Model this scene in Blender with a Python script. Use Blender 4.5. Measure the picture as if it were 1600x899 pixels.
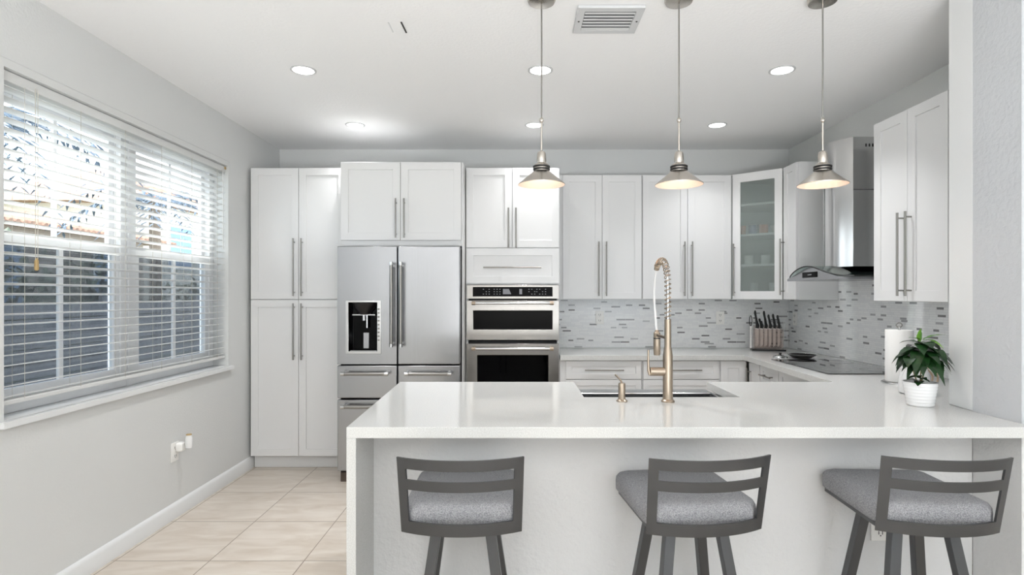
import bpy, bmesh, math, random
from mathutils import Vector, Matrix
random.seed(7)
S = bpy.context.scene
for o in list(bpy.data.objects): bpy.data.objects.remove(o)
COL = S.collection
PI = math.pi
# ------------------------------------------------------------------ camera, sky, light, exposure
cd = bpy.data.cameras.new('camera'); cam = bpy.data.objects.new('camera', cd); COL.objects.link(cam)
cam.location = (0, 0, 1.40); cam.rotation_euler = (PI/2, 0, 0)
cd.sensor_width = 36.0; cd.lens = 36.0*880/1600; cd.sensor_fit = 'HORIZONTAL'
cd.shift_x = -6/1600; cd.shift_y = 11.5/1600
cd.clip_start = 0.05
S.camera = cam
S.view_settings.view_transform = 'Standard'; S.view_settings.look = 'None'
S.view_settings.gamma = 1; S.view_settings.use_curve_mapping = False
S.view_settings.exposure = 0.34

w = bpy.data.worlds.new('sky'); S.world = w; w.use_nodes = True
nt = w.node_tree; nt.nodes.clear()
out = nt.nodes.new('ShaderNodeOutputWorld'); bg = nt.nodes.new('ShaderNodeBackground')
tc = nt.nodes.new('ShaderNodeTexCoord'); nz = nt.nodes.new('ShaderNodeTexNoise')
nz.inputs['Scale'].default_value = 3.0; nz.inputs['Detail'].default_value = 6
rp = nt.nodes.new('ShaderNodeValToRGB')
rp.color_ramp.elements[0].position = .42; rp.color_ramp.elements[0].color = (.70, .84, 1, 1)
rp.color_ramp.elements[1].position = .60; rp.color_ramp.elements[1].color = (1, 1, 1, 1)
nt.links.new(tc.outputs['Generated'], nz.inputs['Vector']); nt.links.new(nz.outputs['Fac'], rp.inputs['Fac'])
nt.links.new(rp.outputs['Color'], bg.inputs['Color']); bg.inputs['Strength'].default_value = 3.2
nt.links.new(bg.outputs['Background'], out.inputs['Surface'])

def lamp(name, kind, loc, rot, energy, color=(1, 1, 1), size=None, size_y=None, spread=None):
    d = bpy.data.lights.new(name, kind); d.energy = energy; d.color = color
    if kind == 'AREA':
        d.size = size
        if size_y: d.shape = 'RECTANGLE'; d.size_y = size_y
        else: d.shape = 'DISK'
        if spread: d.spread = spread
    elif size: 
        if kind == 'SUN': d.angle = size
        else: d.shadow_soft_size = size
    o = bpy.data.objects.new(name, d); COL.objects.link(o); o.location = loc; o.rotation_euler = rot
    return o
sun = lamp('sunlight', 'SUN', (-12, 4, 16), (0, 0, 0), 6.5, (1, .97, .93), .02)
sun.rotation_euler = Vector((.50, -.18, -.85)).to_track_quat('-Z', 'Y').to_euler()
# unseen fill lamp added behind the camera, imitating a flash bounced off the ceiling
lamp('bounce_fill', 'AREA', (.2, -2.0, .6), (PI, 0, 0), 220, (.955, .98, 1), 2.0, 2.0)

# ------------------------------------------------------------------ materials
def lin(c):
    return tuple(((v/255)/12.92 if v/255 <= .04045 else ((v/255+.055)/1.055)**2.4) for v in c) + (1,)
def mat(name, rgb, rough=.5, metal=0, bump=None, var=None, emit=None, spec=None, coat=None, stretch=None):
    m = bpy.data.materials.new(name); m.use_nodes = True; t = m.node_tree; b = t.nodes['Principled BSDF']
    b.inputs['Base Color'].default_value = lin(rgb); b.inputs['Roughness'].default_value = rough
    b.inputs['Metallic'].default_value = metal
    if spec is not None: b.inputs['Specular IOR Level'].default_value = spec
    if coat: b.inputs['Coat Weight'].default_value = coat
    if emit: b.inputs['Emission Color'].default_value = lin(emit[0]); b.inputs['Emission Strength'].default_value = emit[1]
    if bump or var:
        c = t.nodes.new('ShaderNodeTexCoord'); mp = t.nodes.new('ShaderNodeMapping')
        if stretch: mp.inputs['Scale'].default_value = stretch
        t.links.new(c.outputs['Object'], mp.inputs['Vector'])
    if bump:
        n = t.nodes.new('ShaderNodeTexNoise'); n.inputs['Scale'].default_value = bump[0]; n.inputs['Detail'].default_value = 3
        bp = t.nodes.new('ShaderNodeBump'); bp.inputs['Strength'].default_value = bump[1]; bp.inputs['Distance'].default_value = .004
        t.links.new(mp.outputs['Vector'], n.inputs['Vector']); t.links.new(n.outputs['Fac'], bp.inputs['Height'])
        t.links.new(bp.outputs['Normal'], b.inputs['Normal'])
    if var:
        n = t.nodes.new('ShaderNodeTexNoise'); n.inputs['Scale'].default_value = var[0]; n.inputs['Detail'].default_value = 4
        r = t.nodes.new('ShaderNodeValToRGB'); r.color_ramp.elements[0].color = lin(var[1]); r.color_ramp.elements[1].color = lin(rgb)
        r.color_ramp.elements[0].position = .35; r.color_ramp.elements[1].position = .65
        t.links.new(mp.outputs['Vector'], n.inputs['Vector']); t.links.new(n.outputs['Fac'], r.inputs['Fac'])
        t.links.new(r.outputs['Color'], b.inputs['Base Color'])
    return m
M = {}
M['wall'] = mat('wall_paint', (222, 223, 222), .6, bump=(90, .25))
M['taupe'] = mat('wall_taupe', (158, 156, 152), .6)
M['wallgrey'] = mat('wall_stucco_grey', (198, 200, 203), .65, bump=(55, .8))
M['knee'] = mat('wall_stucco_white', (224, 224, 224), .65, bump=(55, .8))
M['ceil'] = mat('ceiling_paint', (247, 247, 247), .7, bump=(60, .35))
M['trim'] = mat('trim_white', (232, 233, 233), .35)
M['cab'] = mat('cabinet_white', (227, 227, 227), .35)
M['cabin'] = mat('cabinet_inside', (214, 219, 217), .5)
M['steel'] = mat('stainless', (172, 173, 176), .27, 1, bump=(60, .05), stretch=(1, 1, .02))
M['steelo'] = mat('oven_stainless', (158, 155, 151), .26, 1, bump=(60, .05), stretch=(.02, 1, 1))
M['steelv'] = mat('stainless_bright', (205, 205, 205), .18, 1)
M['nickel'] = mat('brushed_nickel', (170, 156, 140), .30, 1)
M['lampm'] = mat('lamp_nickel', (196, 190, 182), .24, 1)
M['handle'] = mat('bar_handle_nickel', (150, 148, 144), .32, 1)
M['black'] = mat('black_plastic', (16, 16, 17), .4)
M['gap'] = mat('dark_gap', (22, 22, 23), .6)
M['bglass'] = mat('black_glass', (4, 4, 5), .05, spec=.10)
M['hob'] = mat('cooktop_glass', (10, 10, 11), .02, spec=1.0, coat=.6)
M['hob'].node_tree.nodes['Principled BSDF'].inputs['Coat Roughness'].default_value = .02
M['disp'] = mat('display_black', (4, 4, 5), .3, spec=.08)
M['mark'] = mat('panel_marks', (140, 140, 145), .5)
M['quartz'] = mat('white_quartz', (220, 220, 218), .10, var=(300, (198, 198, 195)), spec=.45)
M['blind'] = mat('blind_white', (243, 243, 242), .35)
M['cord'] = mat('blind_cord', (205, 200, 188), .7)
M['tan'] = mat('tan_plastic', (188, 160, 110), .5)
M['vinyl'] = mat('window_vinyl', (240, 241, 242), .3)
M['stool'] = mat('stool_metal', (90, 91, 93), .36, .8, bump=(80, .04), stretch=(.03, 1, 1))
M['fabric'] = mat('heather_fabric', (178, 178, 181), .9, bump=(500, .5), var=(330, (126, 126, 130)))
M['white'] = mat('white_ceramic', (240, 240, 240), .25)
M['paper'] = mat('paper_white', (242, 241, 239), .85, bump=(120, .2))
M['soil'] = mat('potting_soil', (58, 38, 28), .9, bump=(90, .8))
M['leaf'] = mat('leaf_dark_green', (30, 66, 28), .32, var=(28, (15, 38, 17)))
M['young'] = mat('leaf_light_green', (112, 158, 50), .4, var=(25, (70, 122, 34)))
M['stem'] = mat('plant_stem', (128, 120, 76), .6)
M['gold'] = mat('beige_handle', (196, 172, 148), .4)
M['glow'] = mat('lamp_glow', (255, 255, 255), .5, emit=((255, 252, 246), 6))
M['bulb'] = mat('bulb_glow', (255, 240, 220), .5, emit=((255, 216, 184), 24))
M['enamel'] = mat('shade_enamel', (245, 228, 214), .45)
M['rubber'] = mat('black_rubber', (20, 18, 17), .5)
M['outlet'] = mat('outlet_white', (248, 247, 244), .35)
M['slot'] = mat('outlet_slot', (50, 48, 46), .6)
M['brown'] = mat('brown_foot', (84, 72, 62), .6)
M['hose'] = mat('white_hose', (232, 232, 232), .35)
M['ventw'] = mat('vent_metal', (206, 207, 208), .45)
M['ventd'] = mat('vent_dark', (34, 34, 36), .8)
M['pan'] = mat('dark_pan', (40, 38, 38), .3, .4)
M['orange'] = mat('orange_ceramic', (196, 104, 60), .4)
M['blue'] = mat('blue_ceramic', (70, 90, 140), .4)
M['blade'] = mat('knife_steel', (222, 218, 216), .35, .8)
def translucent(m, rgb, f):
    t = m.node_tree; p = t.nodes['Principled BSDF']; o = t.nodes['Material Output']
    tr = t.nodes.new('ShaderNodeBsdfTranslucent'); tr.inputs['Color'].default_value = lin(rgb); mx = t.nodes.new('ShaderNodeMixShader'); mx.inputs['Fac'].default_value = f
    t.links.new(p.outputs['BSDF'], mx.inputs[1]); t.links.new(tr.outputs['BSDF'], mx.inputs[2]); t.links.new(mx.outputs['Shader'], o.inputs['Surface'])
translucent(M['blind'], (250, 250, 248), .34)
# outdoors
M['house'] = mat('stucco_taupe', (176, 160, 146), .8)
M['house2'] = mat('stucco_cream', (228, 222, 210), .8)
M['roof'] = mat('clay_roof', (190, 150, 126), .8, var=(6, (140, 110, 96)))
M['skyglass'] = mat('house_window', (110, 150, 190), .08, spec=.8)
M['grass'] = mat('lawn', (96, 112, 70), .9, var=(8, (70, 88, 50)))
M['patio'] = mat('patio_concrete', (200, 200, 202), .8)
M['fence'] = mat('fence_grey', (136, 134, 132), .7)
M['hedge'] = mat('hedge_green', (86, 102, 70), .7, var=(10, (44, 58, 38)))
M['palm'] = mat('palm_frond', (96, 112, 128), .6)
M['trunk'] = mat('palm_trunk', (120, 106, 92), .9)

def glass(name, tint, rough, ior=1.45, thin=False, body=0.0, bodycol=(40, 42, 46)):
    m = bpy.data.materials.new(name); m.use_nodes = True; t = m.node_tree; t.nodes.clear()
    o = t.nodes.new('ShaderNodeOutputMaterial')
    if thin:
        tr = t.nodes.new('ShaderNodeBsdfTransparent'); tr.inputs['Color'].default_value = lin(tint)
        gl = t.nodes.new('ShaderNodeBsdfGlossy'); gl.inputs['Roughness'].default_value = rough
        lw = t.nodes.new('ShaderNodeLayerWeight'); pw = t.nodes.new('ShaderNodeMath'); pw.operation = 'POWER'; pw.inputs[1].default_value = 4
        fr = t.nodes.new('ShaderNodeMath'); fr.operation = 'MULTIPLY_ADD'; fr.inputs[1].default_value = .7*(ior-1)/.45; fr.inputs[2].default_value = .03*(ior-1)/.45
        t.links.new(lw.outputs['Facing'], pw.inputs[0]); t.links.new(pw.outputs[0], fr.inputs[0])
        mx = t.nodes.new('ShaderNodeMixShader')
        t.links.new(fr.outputs[0], mx.inputs['Fac']); t.links.new(tr.outputs['BSDF'], mx.inputs[1]); t.links.new(gl.outputs['BSDF'], mx.inputs[2])
        last = mx
        if body:
            df = t.nodes.new('ShaderNodeBsdfDiffuse'); df.inputs['Color'].default_value = lin(bodycol)
            m2 = t.nodes.new('ShaderNodeMixShader'); m2.inputs['Fac'].default_value = body
            t.links.new(mx.outputs['Shader'], m2.inputs[1]); t.links.new(df.outputs['BSDF'], m2.inputs[2]); last = m2
        t.links.new(last.outputs['Shader'], o.inputs['Surface'])
    else:
        p = t.nodes.new('ShaderNodeBsdfPrincipled'); p.inputs['Base Color'].default_value = lin(tint)
        p.inputs['Roughness'].default_value = rough; p.inputs['IOR'].default_value = ior; p.inputs['Transmission Weight'].default_value = 1
        t.links.new(p.outputs['BSDF'], o.inputs['Surface'])
    return m
M['pane'] = glass('window_glass', (250, 252, 252), .02, thin=True)
M['screen'] = glass('insect_screen', (200, 204, 210), .6, ior=1.02, thin=True, body=.40, bodycol=(140, 142, 147))
M['hoodglass'] = glass('hood_glass', (236, 244, 242), .03, thin=True)
M['acrylic'] = glass('clear_acrylic', (244, 240, 238), .03, thin=True, body=.06, bodycol=(232, 216, 210))
M['frost'] = glass('frosted_glass', (214, 222, 219), .08, ior=1.15, thin=False)
M['frost'].node_tree.nodes['Principled BSDF'].inputs['Transmission Weight'].default_value = .79

def tile_material():
    m = bpy.data.materials.new('floor_tile'); m.use_nodes = True; t = m.node_tree; b = t.nodes['Principled BSDF']
    L = t.links.new; N = t.nodes.new
    c = N('ShaderNodeTexCoord'); s = N('ShaderNodeSeparateXYZ'); L(c.outputs['Object'], s.inputs[0])
    def mth(op, a, v=None):
        n = N('ShaderNodeMath'); n.operation = op
        if hasattr(a, 'links'): L(a, n.inputs[0])
        else: n.inputs[0].default_value = a
        if v is not None:
            if hasattr(v, 'links'): L(v, n.inputs[1])
            else: n.inputs[1].default_value = v
        return n.outputs[0]
    u = mth('DIVIDE', mth('ADD', s.outputs[0], 1.611), .497); v = mth('DIVIDE', mth('SUBTRACT', s.outputs[1], 3.475), .513)
    def edge(q):
        f = mth('FRACT', q); a = mth('SUBTRACT', f, .5); return mth('GREATER_THAN', mth('ABSOLUTE', a), .4945)
    g = mth('MAXIMUM', edge(u), edge(v))
    cmb = N('ShaderNodeCombineXYZ'); L(mth('FLOOR', u), cmb.inputs[0]); L(mth('FLOOR', v), cmb.inputs[1])
    wn = N('ShaderNodeTexWhiteNoise'); L(cmb.outputs[0], wn.inputs['Vector'])
    mp = N('ShaderNodeMapping'); mp.inputs['Scale'].default_value = (2.2, 7, 1); L(c.outputs['Object'], mp.inputs['Vector'])
    off = N('ShaderNodeVectorMath'); off.operation = 'ADD'; L(mp.outputs[0], off.inputs[0])
    sc = N('ShaderNodeVectorMath'); sc.operation = 'SCALE'; sc.inputs['Scale'].default_value = 20; L(wn.outputs['Color'], sc.inputs[0]); L(sc.outputs[0], off.inputs[1])
    nz = N('ShaderNodeTexNoise'); nz.inputs['Scale'].default_value = 1.6; nz.inputs['Detail'].default_value = 7; nz.inputs['Distortion'].default_value = .8; L(off.outputs[0], nz.inputs['Vector'])
    r = N('ShaderNodeValToRGB'); r.color_ramp.elements[0].position = .3; r.color_ramp.elements[0].color = lin((196, 183, 168))
    r.color_ramp.elements[1].position = .68; r.color_ramp.elements[1].color = lin((217, 208, 197)); L(nz.outputs['Fac'], r.inputs['Fac'])
    mx = N('ShaderNodeMixRGB'); L(g, mx.inputs[0]); L(r.outputs['Color'], mx.inputs[1]); mx.inputs[2].default_value = lin((140, 126, 112))
    L(mx.outputs[0], b.inputs['Base Color']); b.inputs['Roughness'].default_value = .28
    bp = N('ShaderNodeBump'); bp.inputs['Strength'].default_value = .4; bp.inputs['Distance'].default_value = .002; bp.invert = True
    L(g, bp.inputs['Height']); L(bp.outputs['Normal'], b.inputs['Normal'])
    return m
M['tile'] = tile_material()
def mosaic_material():
    m = bpy.data.materials.new('mosaic_backsplash'); m.use_nodes = True; t = m.node_tree; b = t.nodes['Principled BSDF']
    L = t.links.new; N = t.nodes.new
    def mth(op, a, v=None):
        n = N('ShaderNodeMath'); n.operation = op
        if hasattr(a, 'links'): L(a, n.inputs[0])
        else: n.inputs[0].default_value = a
        if v is not None:
            if hasattr(v, 'links'): L(v, n.inputs[1])
            else: n.inputs[1].default_value = v
        return n.outputs[0]
    c = N('ShaderNodeTexCoord'); s = N('ShaderNodeSeparateXYZ'); L(c.outputs['Object'], s.inputs[0])
    h = .0145
    zr = mth('DIVIDE', s.outputs[2], h); row = mth('FLOOR', zr)
    w1 = N('ShaderNodeTexWhiteNoise'); w1.noise_dimensions = '1D'; L(row, w1.inputs['W'])
    wid = mth('ADD', mth('MULTIPLY', w1.outputs['Value'], .045), .045)
    xs = mth('DIVIDE', mth('ADD', s.outputs[0], mth('MULTIPLY', w1.outputs['Value'], 7.31)), wid)
    cell = mth('FLOOR', xs)
    cmb = N('ShaderNodeCombineXYZ'); L(cell, cmb.inputs[0]); L(row, cmb.inputs[1])
    w2 = N('ShaderNodeTexWhiteNoise'); L(cmb.outputs[0], w2.inputs['Vector'])
    r = N('ShaderNodeValToRGB'); r.color_ramp.interpolation = 'CONSTANT'; e = r.color_ramp.elements
    e[0].position = 0; e[0].color = lin((246, 247, 247)); e[1].position = .5; e[1].color = lin((240, 241, 242))
    for p, cc in ((.905, (168, 168, 170)), (.945, (138, 137, 138)), (.978, (190, 190, 192))):
        q = e.new(p); q.color = lin(cc)
    L(w2.outputs['Value'], r.inputs['Fac'])
    g1 = mth('LESS_THAN', mth('FRACT', zr), .12); g2 = mth('LESS_THAN', mth('FRACT', xs), .03)
    g = mth('MAXIMUM', g1, g2)
    mx = N('ShaderNodeMixRGB'); L(g, mx.inputs[0]); L(r.outputs['Color'], mx.inputs[1]); mx.inputs[2].default_value = lin((226, 227, 228))
    L(mx.outputs[0], b.inputs['Base Color']); b.inputs['Roughness'].default_value = .22
    bp = N('ShaderNodeBump'); bp.inputs['Strength'].default_value = .25; bp.inputs['Distance'].default_value = .001; bp.invert = True
    L(g, bp.inputs['Height']); L(bp.outputs['Normal'], b.inputs['Normal'])
    return m
M['mosaic'] = mosaic_material()

# ------------------------------------------------------------------ mesh helpers
class MB:
    def __init__(s, T=None): s.v = []; s.f = []; s.T = T
    def add(s, vs, fs):
        n = len(s.v); s.v += [Vector(p) for p in vs]; s.f += [tuple(i+n for i in f) for f in fs]; return s
    def box(s, x0, x1, y0, y1, z0, z1):
        x0, x1 = min(x0, x1), max(x0, x1); y0, y1 = min(y0, y1), max(y0, y1); z0, z1 = min(z0, z1), max(z0, z1)
        return s.add([(x0,y0,z0),(x1,y0,z0),(x1,y1,z0),(x0,y1,z0),(x0,y0,z1),(x1,y0,z1),(x1,y1,z1),(x0,y1,z1)],
              [(0,3,2,1),(4,5,6,7),(0,1,5,4),(1,2,6,5),(2,3,7,6),(3,0,4,7)])
    def frame(s, o, i, y0, y1):
        """rectangular ring in the x-z plane: o, i = (x0,x1,z0,z1); y0 front, y1 back"""
        def ring(r, y): return [(r[0],y,r[2]),(r[1],y,r[2]),(r[1],y,r[3]),(r[0],y,r[3])]
        vs = ring(o, y0)+ring(i, y0)+ring(o, y1)+ring(i, y1); fs = []
        for k in range(4):
            j = (k+1) % 4
            fs += [(k, j, 4+j, 4+k), (8+j, 8+k, 12+k, 12+j), (8+k, 8+j, j, k), (4+k, 4+j, 12+j, 12+k)]
        return s.add(vs, fs)
    def prism(s, pts, z0, z1):
        n = len(pts)
        vs = [(p[0], p[1], z0) for p in pts]+[(p[0], p[1], z1) for p in pts]
        fs = [tuple(range(n-1, -1, -1)), tuple(range(n, 2*n))]+[(i, (i+1) % n, n+(i+1) % n, n+i) for i in range(n)]
        return s.add(vs, fs)
    def loft(s, rings, cap=True):
        n = len(rings[0]); vs = [p for r in rings for p in r]; fs = []
        for a in range(len(rings)-1):
            for i in range(n):
                j = (i+1) % n; fs.append((a*n+i, a*n+j, (a+1)*n+j, (a+1)*n+i))
        if cap: fs += [tuple(range(n-1, -1, -1)), tuple(range((len(rings)-1)*n, len(rings)*n))]
        return s.add(vs, fs)
    def lathe(s, prof, c=(0, 0, 0), seg=32, cap=True):
        rings = [[(c[0]+r*math.cos(2*PI*k/seg), c[1]+r*math.sin(2*PI*k/seg), c[2]+z) for k in range(seg)] for r, z in prof]
        return s.loft(rings, cap)
    def tube(s, path, r, seg=10, cap=True):
        P = [Vector(p) for p in path]; n = len(P); rr = r if isinstance(r, (list, tuple)) else [r]*n
        t0 = (P[1]-P[0]).normalized(); up = Vector((0, 0, 1)) if abs(t0.z) < .9 else Vector((1, 0, 0))
        u = t0.cross(up).normalized(); rings = []
        for i in range(n):
            t = (P[min(i+1, n-1)]-P[max(i-1, 0)]).normalized()
            u = (u-t*u.dot(t)).normalized(); v = t.cross(u)
            rings.append([tuple(P[i]+rr[i]*(math.cos(2*PI*k/seg)*u+math.sin(2*PI*k/seg)*v)) for k in range(seg)])
        return s.loft(rings, cap)
    def bar(s, a, b, wx, wy):
        """square tube between two points"""
        a = Vector(a); b = Vector(b)
        def q(c): return [(c.x-wx/2, c.y-wy/2, c.z), (c.x+wx/2, c.y-wy/2, c.z), (c.x+wx/2, c.y+wy/2, c.z), (c.x-wx/2, c.y+wy/2, c.z)]
        return s.loft([q(a), q(b)])
    def build(s, name, m, parent=None, bevel=0, smooth=True, seg=2, ang=38):
        vs = [s.T @ p for p in s.v] if s.T is not None else s.v
        me = bpy.data.meshes.new(name); me.from_pydata([tuple(p) for p in vs], [], s.f); me.update()
        b = bmesh.new(); b.from_mesh(me); bmesh.ops.recalc_face_normals(b, faces=b.faces); b.to_mesh(me); b.free()
        me.materials.append(M[m] if isinstance(m, str) else m)
        if smooth:
            for p in me.polygons: p.use_smooth = True
            me.set_sharp_from_angle(angle=math.radians(ang))
        o = bpy.data.objects.new(name, me); COL.objects.link(o)
        if parent: o.parent = parent
        if bevel:
            bv = o.modifiers.new('bevel', 'BEVEL'); bv.width = bevel; bv.segments = seg; bv.limit_method = 'ANGLE'; bv.angle_limit = math.radians(40)
        return o
def rrect(w, d, r, n=5, cx=0, cy=0):
    pts = []
    for (sx, sy, a0) in ((1, 1, 0), (-1, 1, 90), (-1, -1, 180), (1, -1, 270)):
        for k in range(n+1):
            a = math.radians(a0+90*k/n); pts.append((cx+sx*(w/2-r)+r*math.cos(a), cy+sy*(d/2-r)+r*math.sin(a)))
    return pts
def tag(o, label, cat, group=None):
    o['label'] = label; o['category'] = cat
    if group: o['group'] = group
    return o
def thing(name, label, cat, loc=(0, 0, 0), rz=0, group=None):
    o = bpy.data.objects.new(name, None); COL.objects.link(o); o.empty_display_size = .1
    o.location = loc; o.rotation_euler = (0, 0, rz); return tag(o, label, cat, group)
def struct(o): o['kind'] = 'structure'; return o
def sthing(name, loc=(0, 0, 0), rz=0):
    o = bpy.data.objects.new(name, None); COL.objects.link(o); o.location = loc; o.rotation_euler = (0, 0, rz); return struct(o)
def copy_tree(o, parent=None):
    c = o.copy(); COL.objects.link(c)
    if parent: c.parent = parent
    for ch in [x for x in bpy.data.objects if x.parent == o]: copy_tree(ch, c)
    return c
TL = Matrix.Translation((-2.145, 0, 0)) @ Matrix.Rotation(PI/2, 4, 'Z')     # left wall: local x = world y, local y = outwards

# ------------------------------------------------------------------ room shell
CZ = 2.72; YB = 5.11; XL = -2.145; XR = 2.474
struct(MB().box(-2.4, 4.2, -3.5, 5.3, -.1, 0).build('floor', 'tile', smooth=False))
struct(MB().box(-2.4, 4.2, -3.5, 5.3, CZ, CZ+.1).build('ceiling', 'ceil', smooth=False))
struct(MB().box(-2.4, 2.7, YB, YB+.18, 0, CZ).build('wall_back', 'wall', smooth=False))
struct(MB(TL).frame((2.0, YB, 0, CZ), (2.36, 4.20, .87, 2.36), 0, .2).box(-3.5, 1.999, 0, .2, 0, CZ).build('wall_left', 'wall', smooth=False))
struct(MB().box(XR, XR+.18, 2.47, YB, 0, CZ).build('wall_right', 'wall', smooth=False))
struct(MB().box(4.0, 4.2, -3.5, 2.10, 0, CZ).build('wall_living', 'wall', smooth=False))
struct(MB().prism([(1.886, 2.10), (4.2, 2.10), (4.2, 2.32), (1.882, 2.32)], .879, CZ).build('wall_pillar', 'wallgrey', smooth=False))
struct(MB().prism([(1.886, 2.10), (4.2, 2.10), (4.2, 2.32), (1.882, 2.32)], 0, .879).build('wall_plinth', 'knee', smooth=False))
struct(MB().prism([(1.882, 2.3205), (2.70, 2.3205), (2.70, 2.468), (1.896, 2.468)], .9203, CZ).build('wall_jamb', 'trim', smooth=False, bevel=.004))
struct(MB().box(-.5855, 1.880, 2.32, 2.42, 0, .879).build('wall_peninsula', 'knee', smooth=False))
# living-room wall behind the camera with a glazed door
rear = sthing('door_1')
struct(MB().frame((-2.345, 4.2, 0, CZ), (1.3, 3.3, .0005, 2.2), -3.5, -3.4).build('wall_rear', 'taupe', smooth=False))
MB().frame((1.302, 3.298, .002, 2.198), (1.37, 3.23, .07, 2.13), -3.48, -3.42).box(2.27, 2.33, -3.48, -3.42, .07, 2.13).build('door_frame', 'trim', rear)
MB().box(1.37, 3.23, -3.455, -3.45, .07, 2.13).build('door_glass', 'pane', rear)
struct(MB().add([(-2.144,-3.3,0),(-2.128,-3.3,0),(-2.128,-3.3,.075),(-2.136,-3.3,.092),(-2.144,-3.3,.097),
                 (-2.144,5.0,0),(-2.128,5.0,0),(-2.128,5.0,.075),(-2.136,5.0,.092),(-2.144,5.0,.097)],
    [(0,1,2,3,4),(9,8,7,6,5),(0,5,6,1),(1,6,7,2),(2,7,8,3),(3,8,9,4),(4,9,5,0)]).build('baseboard_left', 'trim'))
# ------------------------------------------------------------------ windows in the left wall
for n, (a, b) in enumerate(((2.362, 3.265), (3.295, 4.198))):
    win = sthing('window_%d' % (n+1))
    MB(TL).frame((a, b, .872, 2.358), (a+.05, b-.05, .93, 2.31), .11, .19).build('window_frame', 'vinyl', win, bevel=.003)
    mid = 1.645; c = (a+b)/2
    sash = MB(TL).frame((a+.05, b-.05, mid-.005, 2.31), (a+.09, b-.09, mid+.045, 2.27), .150, .175)
    sash.box(c-.011, c+.011, .155, .17, mid+.04, 2.27).build('upper_sash', 'vinyl', win, bevel=.002)
    sl = MB(TL).frame((a+.05, b-.05, .93, mid+.03), (a+.09, b-.09, .98, mid-.02), .120, .146)
    sl.box(c-.013, c+.013, .125, .142, .97, mid-.02).build('lower_sash', 'vinyl', win, bevel=.002)
    MB(TL).box(a+.09, b-.09, .161, .164, mid+.045, 2.27).build('upper_pane', 'pane', win)
    MB(TL).box(a+.09, b-.09, .132, .135, .98, mid-.02).build('lower_pane', 'pane', win)
    MB(TL).box(a+.055, b-.055, .1795, .1805, .935, mid).build('insect_screen', 'screen', win)
struct(MB(TL).box(3.266, 3.294, .10, .195, .872, 2.358).build('trim_1', 'vinyl', bevel=.002))
struct(MB(TL).box(2.33, 4.235, -.028, -.001, .842, .869).box(2.362, 4.198, -.002, .108, .8705, .8725).build('trim_2', 'trim', bevel=.004))
struct(MB(TL).tube([(2.30, -.0015, 2.397), (4.214, -.0015, 2.397), (4.214, -.0015, 2.30)], .0018, 6).build('trim_3', 'wall'))
# venetian blind
bl = thing('window_blind', 'white horizontal slat blind hanging open across the wide window in the left wall', 'blind', (-2.19, 3.28, 2.355))
TB = Matrix.Rotation(PI/2, 4, 'Z')
HW = .913
MB(TB).box(-HW, HW, -.028, .028, -.045, -.001).build('head_rail', 'blind', bl, bevel=.003)
MB(TB).box(-HW, HW, -.027, .027, -1.425, -1.405).build('bottom_rail', 'blind', bl, bevel=.004)
sm = MB(TB); ang = math.radians(9)
pr = [(-.025, 0), (-.012, .0025), (.012, .0025), (.025, 0), (.025, -.0022), (.012, .0003), (-.012, .0003), (-.025, -.0022)]
pr = [(p*math.cos(ang)+q*math.sin(ang), -p*math.sin(ang)+q*math.cos(ang)) for p, q in pr]
sm.loft([[(-HW+.004, p, q) for p, q in pr], [(HW-.004, p, q) for p, q in pr]])
s0 = sm.build('slat', 'blind', bl, smooth=False)
NS = 31
for k in range(NS):
    s = s0 if k == 0 else s0.copy()
    if k: COL.objects.link(s); s.parent = bl
    s.location = (0, 0, -.068-k*(1.325/(NS-1)))
for x in (-.80, -.48, -.16, .16, .48, .80):
    cm = MB(TB)
    for yy in (-.0275, .0275): cm.tube([(x, yy, -.04), (x, yy, -1.41)], .0009, 5)
    cm.build('ladder_cord', 'cord', bl)
MB(TB).tube([(-.755, -.036, -.03), (-.755, -.036, -.80)], .0013, 6).tube([(-.742, -.036, -.03), (-.742, -.036, -.80)], .0013, 6).build('pull_cord', 'cord', bl)
MB(TB).lathe([(.004, 0), (.008, -.012), (.009, -.05), (.005, -.056)], (-.749, -.036, -.79), 12).build('cord_tassel', 'tan', bl)
MB(TB).tube([(.86, -.036, -.03), (.86, -.036, -.62)], .0035, 8).build('tilt_wand', 'blind', bl)
MB(TB).box(.895, .913, -.034, -.028, -.022, -.004).build('rail_clip', 'tan', bl)

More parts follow.
